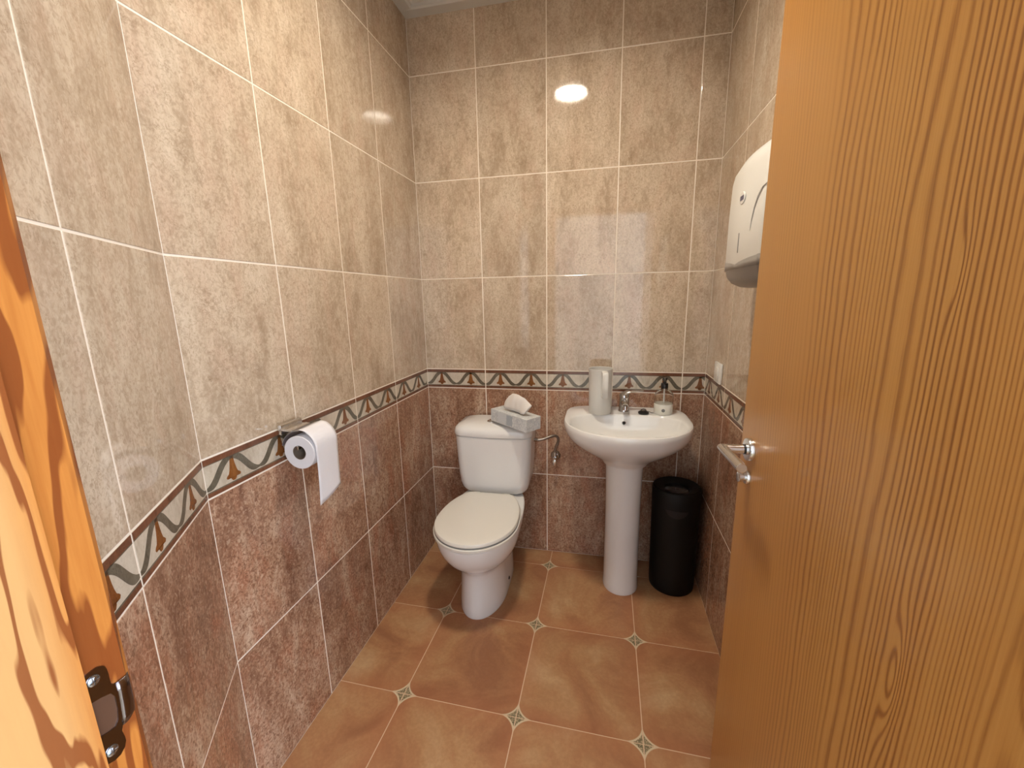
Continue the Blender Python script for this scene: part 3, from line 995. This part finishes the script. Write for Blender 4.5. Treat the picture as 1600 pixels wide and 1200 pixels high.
# ------------------------------------------------------------------ washbasin on pedestal
SX = 1.003
sink = thing('washbasin', 'white ceramic pedestal washbasin against the back wall', 'washbasin', (SX, -0.2, 0))
ST = 0.820
def dshape(z, k, dy=0.0, kb=None, n=80, yc=-0.215, a=0.268, bf=0.262, ab=0.262, bb=0.213):
    kb = k if kb is None else kb
    out = []
    for i in range(n):
        t = 2 * PI * i / n
        c, s = math.cos(t), math.sin(t)
        if s < 0:
            p = 2.15
            x = a * k * math.copysign(abs(c) ** (2 / p), c)
            y = yc + bf * k * -(abs(s) ** (2 / p))
        else:
            p = 6.5
            x = (a * k) * math.copysign(abs(c) ** (2 / p), c)
            y = yc + bb * kb * abs(s) ** (2 / p)
            x *= 1 - 0.085 * abs(s) ** 1.5
        out.append((x, y + dy + 0.2, z))
    return out
def oval(z, k, yo=-0.289, a=0.240, b=0.163, n=80, dy=0):
    out = []
    for i in range(n):
        t = 2 * PI * i / n
        c, s = math.cos(t), math.sin(t)
        p = 2.15 if s < 0 else 3.2
        x = a * k * math.copysign(abs(c) ** (2 / p), c)
        y = yo + (b * k if s < 0 else b * 0.90 * k) * math.copysign(abs(s) ** (2 / p), s) + dy
        out.append((x, y + 0.2, z))
    return out
bm = bmesh.new()
rings = [dshape(0.628, 0.36, 0.0, 0.40), dshape(0.645, 0.40, 0, 0.5), dshape(0.668, 0.52, 0, 0.66), dshape(0.692, 0.66, 0, 0.8), dshape(0.715, 0.785, 0, 0.92), dshape(0.738, 0.885, 0, 0.97),
         dshape(0.760, 0.95, 0, 0.99), dshape(0.780, 0.985, 0, 1.0), dshape(0.800, 1.0, 0, 1.0), dshape(0.812, 0.998, 0, 1.0), dshape(0.818, 0.988, 0, 0.995), dshape(ST, 0.972, 0, 0.985),
         oval(ST - 0.0005, 1.015), oval(ST - 0.003, 0.998), oval(ST - 0.010, 0.980), oval(0.775, 0.93), oval(0.735, 0.79), oval(0.705, 0.62), oval(0.690, 0.42), oval(0.683, 0.2), oval(0.681, 0.05)]
loft(bm, rings)
obj('basin', bm, M['ceramic'], sink)
bm = bmesh.new()
def ped(z, hw, yf, yb=-0.10): return [(x - 0.0, y + 0.2, z) for x, y, z in egg(0, yb, yf, -0.19, hw, z, 5.0, 2.1, 56)]
loft(bm, [ped(0, 0.080, -0.284), ped(0.010, 0.081, -0.286), ped(0.05, 0.078, -0.281), ped(0.25, 0.077, -0.278), ped(0.45, 0.078, -0.278), ped(0.58, 0.081, -0.280), ped(0.627, 0.084, -0.284)])
obj('pedestal', bm, M['ceramic'], sink)
# overflow hole
bm = bmesh.new()
lathe(bm, [(0.0095, 0), (0.0095, 0.003), (0.0075, 0.004), (0.0070, 0.001)], 24, cap1=True)
oh = obj('overflow_ring', bm, M['satin'], sink, loc=(-0.006, 0.0475, 0.783), rot=(math.radians(76), 0, 0))
bm = bmesh.new()
lathe(bm, [(0.0068, 0.0012), (0.0068, 0.0018)], 20)
obj('overflow_hole', bm, M['dark'], oh)
bm = bmesh.new()
lathe(bm, [(0.022, 0), (0.022, 0.002), (0.016, 0.003), (0.013, 0.0015)], 28)
obj('drain_ring', bm, M['chrome'], sink, loc=(0, -0.072, 0.6815))
# faucet
fa = bpy.data.objects.new('faucet', None)
fau_bm = bmesh.new()
lathe(fau_bm, [(0.0255, 0), (0.0255, 0.004), (0.0235, 0.010), (0.0225, 0.055), (0.0235, 0.066), (0.0225, 0.078), (0.016, 0.086), (0.004, 0.089)], 36)
fa = obj('faucet', fau_bm, M['chrome'], sink, loc=(-0.004, 0.118, ST))
bm = bmesh.new()
tube(bm, bez((0, -0.010, 0.040), (0, -0.04, 0.052), (0, -0.075, 0.056), (0, -0.098, 0.048), 10), [0.016, 0.0155, 0.015, 0.0145, 0.014, 0.0135, 0.0135, 0.0135, 0.0135, 0.0135, 0.013], 20)
tube(bm, [(0, -0.096, 0.048), (0, -0.098, 0.030)], 0.0115, 20)
obj('spout', bm, M['chrome'], fa)
bm = bmesh.new()
rings = []
for (x, y, z, w, h) in [(-0.010, 0.0, 0.078, 0.020, 0.010), (0.010, -0.002, 0.088, 0.019, 0.010), (0.030, -0.005, 0.094, 0.013, 0.005), (0.055, -0.008, 0.098, 0.011, 0.004), (0.082, -0.011, 0.100, 0.009, 0.003)]:
    rings.append([(x, y + w * math.cos(2 * PI * k / 16), z + h * math.sin(2 * PI * k / 16)) for k in range(16)])
loft(bm, rings)
obj('lever', bm, M['chrome'], fa)

# ------------------------------------------------------------------ things on the basin
jug = thing('jug', 'tall matt white jug with strap handle standing on the washbasin', 'jug', (0.8895, -0.122, ST + 0.0002))
bm = bmesh.new()
lathe(bm, [(0.048, 0), (0.0495, 0.002), (0.0505, 0.10), (0.0530, 0.198), (0.0545, 0.203), (0.0540, 0.206), (0.0512, 0.205), (0.0485, 0.10), (0.0470, 0.006), (0.001, 0.005)], 48, cap1=True)
obj('jug_body', bm, M['jug'], jug)
bm = bmesh.new()
hp = [(0.016, -0.045, 0.196), (0.018, -0.066, 0.199), (0.020, -0.088, 0.197), (0.021, -0.096, 0.186), (0.021, -0.096, 0.140), (0.021, -0.094, 0.102), (0.020, -0.084, 0.090), (0.017, -0.062, 0.088), (0.016, -0.046, 0.090)]
rings = []
for i, q in enumerate(hp):
    a, b = Vector(hp[max(i - 1, 0)]), Vector(hp[min(i + 1, len(hp) - 1)])
    t = (b - a).normalized()
    s = Vector((1, -0.15, 0)).normalized()
    nn = t.cross(s).normalized()
    hw, th = 0.0125, 0.0042
    rings.append([Vector(q) + s * hw * cx + nn * th * cz for cx, cz in ((-1, -0.6), (-0.8, -1), (0.8, -1), (1, -0.6), (1, 0.6), (0.8, 1), (-0.8, 1), (-1, 0.6))])
loft(bm, rings)
obj('jug_handle', bm, M['jug'], jug)
sd = thing('soap_dispenser', 'clear soap bottle with white soap and black pump on the washbasin', 'soap dispenser', (1.1700, -0.098, ST + 0.0002))
bm = bmesh.new()
lathe(bm, [(0.0385, 0.0475), (0.0402, 0.0475), (0.0402, 0.082), (0.038, 0.092), (0.028, 0.103), (0.016, 0.109), (0.0135, 0.116), (0.0120, 0.116), (0.0120, 0.109), (0.027, 0.100), (0.0365, 0.089), (0.0388, 0.080), (0.0385, 0.0475)], 44, cap0=False, cap1=False)
obj('bottle', bm, M['glass'], sd)
bm = bmesh.new()
lathe(bm, [(0.038, 0), (0.0402, 0.003), (0.0405, 0.044), (0.0395, 0.0472), (0.037, 0.0474), (0.001, 0.0474)], 44)
obj('soap_base', bm, M['soap'], sd)
bm = bmesh.new()
lathe(bm, [(0.0155, 0.1165), (0.0155, 0.136), (0.0135, 0.139), (0.0075, 0.139), (0.0075, 0.151), (0.0105, 0.152), (0.0105, 0.160), (0.008, 0.163)], 28)
tube(bm, [(0, 0.0, 0.156), (-0.004, -0.025, 0.157), (-0.007, -0.044, 0.152)], [0.0065, 0.0055, 0.004], 14)
obj('pump', bm, M['blackp'], sd)
bm = bmesh.new()
tube(bm, [(0, 0, 0.0478), (0, 0, 0.116)], 0.0038, 12)
obj('dip_tube', bm, M['white'], sd)
bm = bmesh.new()
lathe(bm, [(0.0075, 0), (0.0075, 0.0006)], 22)
obj('round_emblem', bm, M['slot'], sd, loc=(-0.006, -0.0404, 0.022), rot=(PI / 2, 0, -0.14))

pg = thing('sink_plug', 'small black sink plug lying between faucet and soap bottle', 'plug', (1.083, -0.118, ST + 0.0002))
bm = bmesh.new()
lathe(bm, [(0.019, 0), (0.0235, 0.003), (0.0235, 0.008), (0.018, 0.012), (0.008, 0.0135), (0.003, 0.014)], 30)
obj('rubber_disc', bm, M['blackp'], pg)
bm = bmesh.new()
tube(bm, [(0.011 * math.cos(a), 0, 0.014 + 0.008 * math.sin(a)) for a in [PI * k / 10 for k in range(11)]], 0.0017, 8)
obj('pull_ring', bm, M['blackp'], pg)
bm = bmesh.new()
tube(bm, [(0.010, 0.0, 0.013), (0.024, 0.006, 0.009), (0.036, 0.010, 0.003), (0.044, 0.016, 0.0018)], 0.0015, 8)
obj('plug_cord', bm, M['slot'], pg)

# ------------------------------------------------------------------ waste bin
bn = thing('waste_bin', 'tall black cylindrical waste bin in the right corner', 'bin', (1.2395, -0.150, 0))
RB = 0.1040
HB = 0.500
bm = bmesh.new()
lathe(bm, [(0.096, 0), (0.0985, 0.003), (0.100, 0.02), (RB, HB - 0.075), (RB, HB - 0.070), (0.092, HB - 0.070)], 64)
obj('bin_body', bm, M['black'], bn)
bm = bmesh.new()
lathe(bm, [(RB - 0.006, HB - 0.071), (RB + 0.0012, HB - 0.069), (RB + 0.0012, HB - 0.012), (RB - 0.003, HB - 0.003), (0.094, HB), (0.062, HB - 0.010), (0.056, HB - 0.016), (0.054, HB - 0.060)], 64, cap1=False)
obj('bin_cover', bm, M['black'], bn)
bm = bmesh.new()
lathe(bm, [(0.0545, HB - 0.022), (0.050, HB - 0.019), (0.001, HB - 0.0185)], 48)
obj('swing_flap', bm, plain('bin_flap_painted_sheen', (0.045, 0.043, 0.042), 0.08, spec=0.8), bn)  # lighter grey base stands in for a reflection on the flap
bm = bmesh.new()
# grip recess on the front below the cover
n = 14
rings = []
for i in range(n + 1):
    t = i / n
    ang = -PI / 2 + (t - 0.5) * 0.95 - 0.12
    hgt = 0.017 * math.sin(PI * t) ** 0.6 + 0.0005
    r0, r1 = RB + 0.0006, RB - 0.008
    zc = HB - 0.078
    rings.append([(r0 * math.cos(ang), r0 * math.sin(ang), zc), (r0 * math.cos(ang), r0 * math.sin(ang), zc - 2 * hgt), (r1 * math.cos(ang), r1 * math.sin(ang), zc - 2 * hgt), (r1 * math.cos(ang), r1 * math.sin(ang), zc)])
loft(bm, rings)
obj('grip_recess', bm, M['dark'], bn)

# ------------------------------------------------------------------ towel dispenser on the right wall
# local frame: x along the wall towards the door (world -y), y out of the wall (world -x), z up
def wall_frame(o, along, z, side):
    if side == 'R':
        p = Vector((W, 0)) + RDIR * along
        o.location = (p.x, p.y, z)
        o.rotation_euler = (0, 0, math.atan2(RDIR.y, RDIR.x))
    return o
dp = thing('towel_dispenser', 'white paper towel dispenser with grey base on the right wall', 'dispenser')
wall_frame(dp, 0.737, 1.358, 'R')
DPD, DPW, DPH = 0.106, 0.161, 0.345
def dring(z, k, d0, rr=0.030, yk=1.0):
    """rounded plan outline, wall side flat; local -y is out of the wall"""
    hw, d = DPW * k, d0
    pts = [(hw, -0.001, z)]
    for j in range(9):
        a = (PI / 2) * j / 8
        pts.append((hw - rr + rr * math.cos(a), -(d - rr + rr * math.sin(a)), z))
    for j in range(1, 8):
        t = j / 8
        pts.append((hw - rr - (2 * hw - 2 * rr) * t, -d - 0.010 * math.sin(PI * t), z))
    for j in range(9):
        a = PI / 2 + (PI / 2) * j / 8
        pts.append((-hw + rr + rr * math.cos(a), -(d - rr + rr * math.sin(a)), z))
    pts.append((-hw, -0.001, z))
    return pts
bm = bmesh.new()
loft(bm, [dring(0.060, 0.99, DPD - 0.002), dring(0.064, 1.0, DPD), dring(0.20, 1.0, DPD), dring(0.290, 1.0, DPD - 0.003), dring(0.315, 0.99, DPD - 0.008), dring(0.332, 0.965, DPD - 0.018), dring(0.343, 0.91, DPD - 0.036), dring(DPH + 0.004, 0.80, DPD - 0.065, 0.02)])
obj('cover', bm, M['disp'], dp)
bm = bmesh.new()
loft(bm, [dring(0.000, 0.72, DPD - 0.050, 0.03), dring(0.003, 0.82, DPD - 0.036), dring(0.014, 0.93, DPD - 0.018), dring(0.032, 0.985, DPD - 0.006), dring(0.0595, 0.995, DPD + 0.001)])
base_o = obj('base_tray', bm, M['grey'], dp)
# wavy upper edge of the grey base: thin skirt over the cover
bm = bmesh.new()
top, bot = [], []
ou = dring(0.0, 1.004, DPD + 0.0008)
for i, q in enumerate(ou):
    t = i / (len(ou) - 1)
    zt = 0.060 + 0.016 * (abs(math.sin(2 * PI * (t - 0.0))) ** 0.7) * (1 if 0.08 < t < 0.92 else 0.3)
    top.append((q[0], q[1], zt)); bot.append((q[0], q[1], 0.050))
loft(bm, [bot, top], closed=False)
r = obj('tray_lip', bm, M['grey'], dp)
r.modifiers.new('t', 'SOLIDIFY').thickness = 0.0012
bm = bmesh.new()
box(bm, 0.011, 0.0155, -DPD - 0.0105, -DPD - 0.004, 0.090, 0.140)
obj('level_slot', bm, M['slot'], dp, smooth=False)
bm = bmesh.new()
lathe(bm, [(1.0, 0), (1.0, 0.0012), (0.94, 0.002)], 32)
bmesh.ops.scale(bm, vec=(0.021, 0.015, 1), verts=bm.verts)
lg = obj('oval_badge', bm, M['white'], dp, loc=(0.018, -DPD - 0.0092, 0.226), rot=(PI / 2, 0, 0))
bm = bmesh.new()
box(bm, -0.014, 0.014, -0.0055, 0.0055, 0.0015, 0.0026)
obj('badge_print', bm, M['navy'], lg, smooth=False)
bm = bmesh.new()
tube(bm, [Vector((0.150, -DPD + 0.004, 0.232)), Vector((0.133, -DPD - 0.0005, 0.226)), Vector((0.115, -DPD - 0.0035, 0.210)), Vector((0.100, -DPD - 0.0050, 0.186)), Vector((0.091, -DPD - 0.0060, 0.160)), Vector((0.087, -DPD - 0.0064, 0.135))], [0.0008, 0.0014, 0.0016, 0.0016, 0.0012, 0.0004], 8)
obj('curved_seam', bm, plain('seam_grey', (0.62, 0.62, 0.60), 0.35), dp)

# ------------------------------------------------------------------ switch plate on the right wall
sw = thing('wall_switch', 'small white switch plate on the right wall above the border', 'switch')
wall_frame(sw, 0.226, 0.991, 'R')
obj('plate', boxb(-0.046, 0.046, -0.010, -0.0005, 0, 0.082, 0.003), M['white'], sw)
obj('rocker', boxb(-0.024, 0.024, -0.0135, -0.0101, 0.016, 0.064, 0.0015), M['white'], sw)

# ------------------------------------------------------------------ toilet roll and holder on the left wall
RX, RY0, RY1, RZ, RR = 0.074, -1.062, -0.958, 0.934, 0.0475
ho = thing('roll_holder', 'chrome toilet roll holder with curved flap on the left wall', 'holder', (0.008, (RY0 + RY1) / 2, RZ))
hx, hy, hzc = ho.location
def L3(x, y, z): return (x - hx, y - hy, z - hzc)
bm = bmesh.new()
box(bm, -0.0005, 0.012, -0.046, 0.040, 0.044, 0.074, 0.004)
box(bm, 0.010, 0.046, -0.046, 0.030, 0.056, 0.062, 0.0025)
obj('wall_bracket', bm, M['satin'], ho)
bm = bmesh.new()
rings = []
for k in range(13):
    a = math.radians(178 - 118 * k / 12)
    r1, r2 = RR + 0.0085, RR + 0.0100
    cx, cz = RX, RZ + 0.004
    rings.append([L3(cx + r1 * math.cos(a), RY0 + 0.004, cz + r1 * math.sin(a)), L3(cx + r1 * math.cos(a), RY1 - 0.004, cz + r1 * math.sin(a)),
                  L3(cx + r2 * math.cos(a), RY1 - 0.004, cz + r2 * math.sin(a)), L3(cx + r2 * math.cos(a), RY0 + 0.004, cz + r2 * math.sin(a))])
rings = rings[1:10]
loft(bm, rings)
obj('flap', bm, plain('grey_metal_flap', (0.30, 0.285, 0.30), 0.32, metal=0.6), ho)
bm = bmesh.new()
tube(bm, [L3(0.012, RY1 + 0.010, RZ + 0.050), L3(0.040, RY1 + 0.010, RZ + 0.040), L3(RX, RY1 + 0.010, RZ + 0.012), L3(RX, RY1 + 0.002, RZ + 0.012), L3(RX, RY0 - 0.004, RZ + 0.012), L3(RX, RY0 - 0.004, RZ + 0.020)], 0.0026, 10)
obj('rod', bm, M['chrome'], ho)

tr = thing('toilet_roll', 'white toilet paper roll with a sheet hanging down on the left wall', 'toilet roll', (RX, (RY0 + RY1) / 2, RZ))
bm = bmesh.new()
n = 56
def ringy(r, y): return [(r * math.cos(2 * PI * k / n), y, r * math.sin(2 * PI * k / n)) for k in range(n)]
hl = (RY1 - RY0) / 2
loft(bm, [ringy(0.0205, hl), ringy(RR - 0.001, hl), ringy(RR, hl - 0.001), ringy(RR, -hl + 0.001), ringy(RR - 0.001, -hl), ringy(0.0205, -hl), ringy(0.0205, hl)], cap0=False, cap1=False)
obj('roll_body', bm, M['paper'], tr)
bm = bmesh.new()
loft(bm, [ringy(0.0202, hl - 0.0005), ringy(0.0202, -hl + 0.0005), ringy(0.0190, -hl + 0.0005), ringy(0.0190, hl - 0.0005), ringy(0.0202, hl - 0.0005)], cap0=False, cap1=False)
obj('cardboard_core', bm, M['card'], tr)
# free end: over the top of the flap and hanging down in front
bm = bmesh.new()
rows = []
path = []
for k in range(14):
    a = math.radians(88 - 78 * k / 13)
    rr = RR + 0.0140 - 0.0100 * max(0, (k - 3) / 10)
    path.append((rr * math.cos(a), rr * math.sin(a) + 0.003))
x0, z0 = path[-1]
for k in range(1, 13):
    t = k / 12
    path.append((x0 + 0.002 * math.sin(PI * t) - 0.012 * t, z0 - 0.155 * t))
m = 10
for i, (x, z) in enumerate(path):
    tdown = max(0, (i - 13) / 12)
    row = []
    for k in range(m + 1):
        s = k / m
        y = -hl + 0.004 + (2 * hl - 0.008) * s
        if tdown > 0:
            y = y + 0.006 * tdown * (1 - s) - 0.004 * tdown * s
        zx = z - (0.018 * tdown * (1 - s)) + 0.012 * tdown ** 3 * s
        row.append((x + 0.004 * tdown * math.sin(PI * s) + 0.010 * tdown ** 2 * s, y, zx))
    rows.append(row)
loft(bm, rows, closed=False)
sh = obj('hanging_sheet', bm, M['paper'], tr)
sh.modifiers.new('t', 'SOLIDIFY').thickness = 0.0006
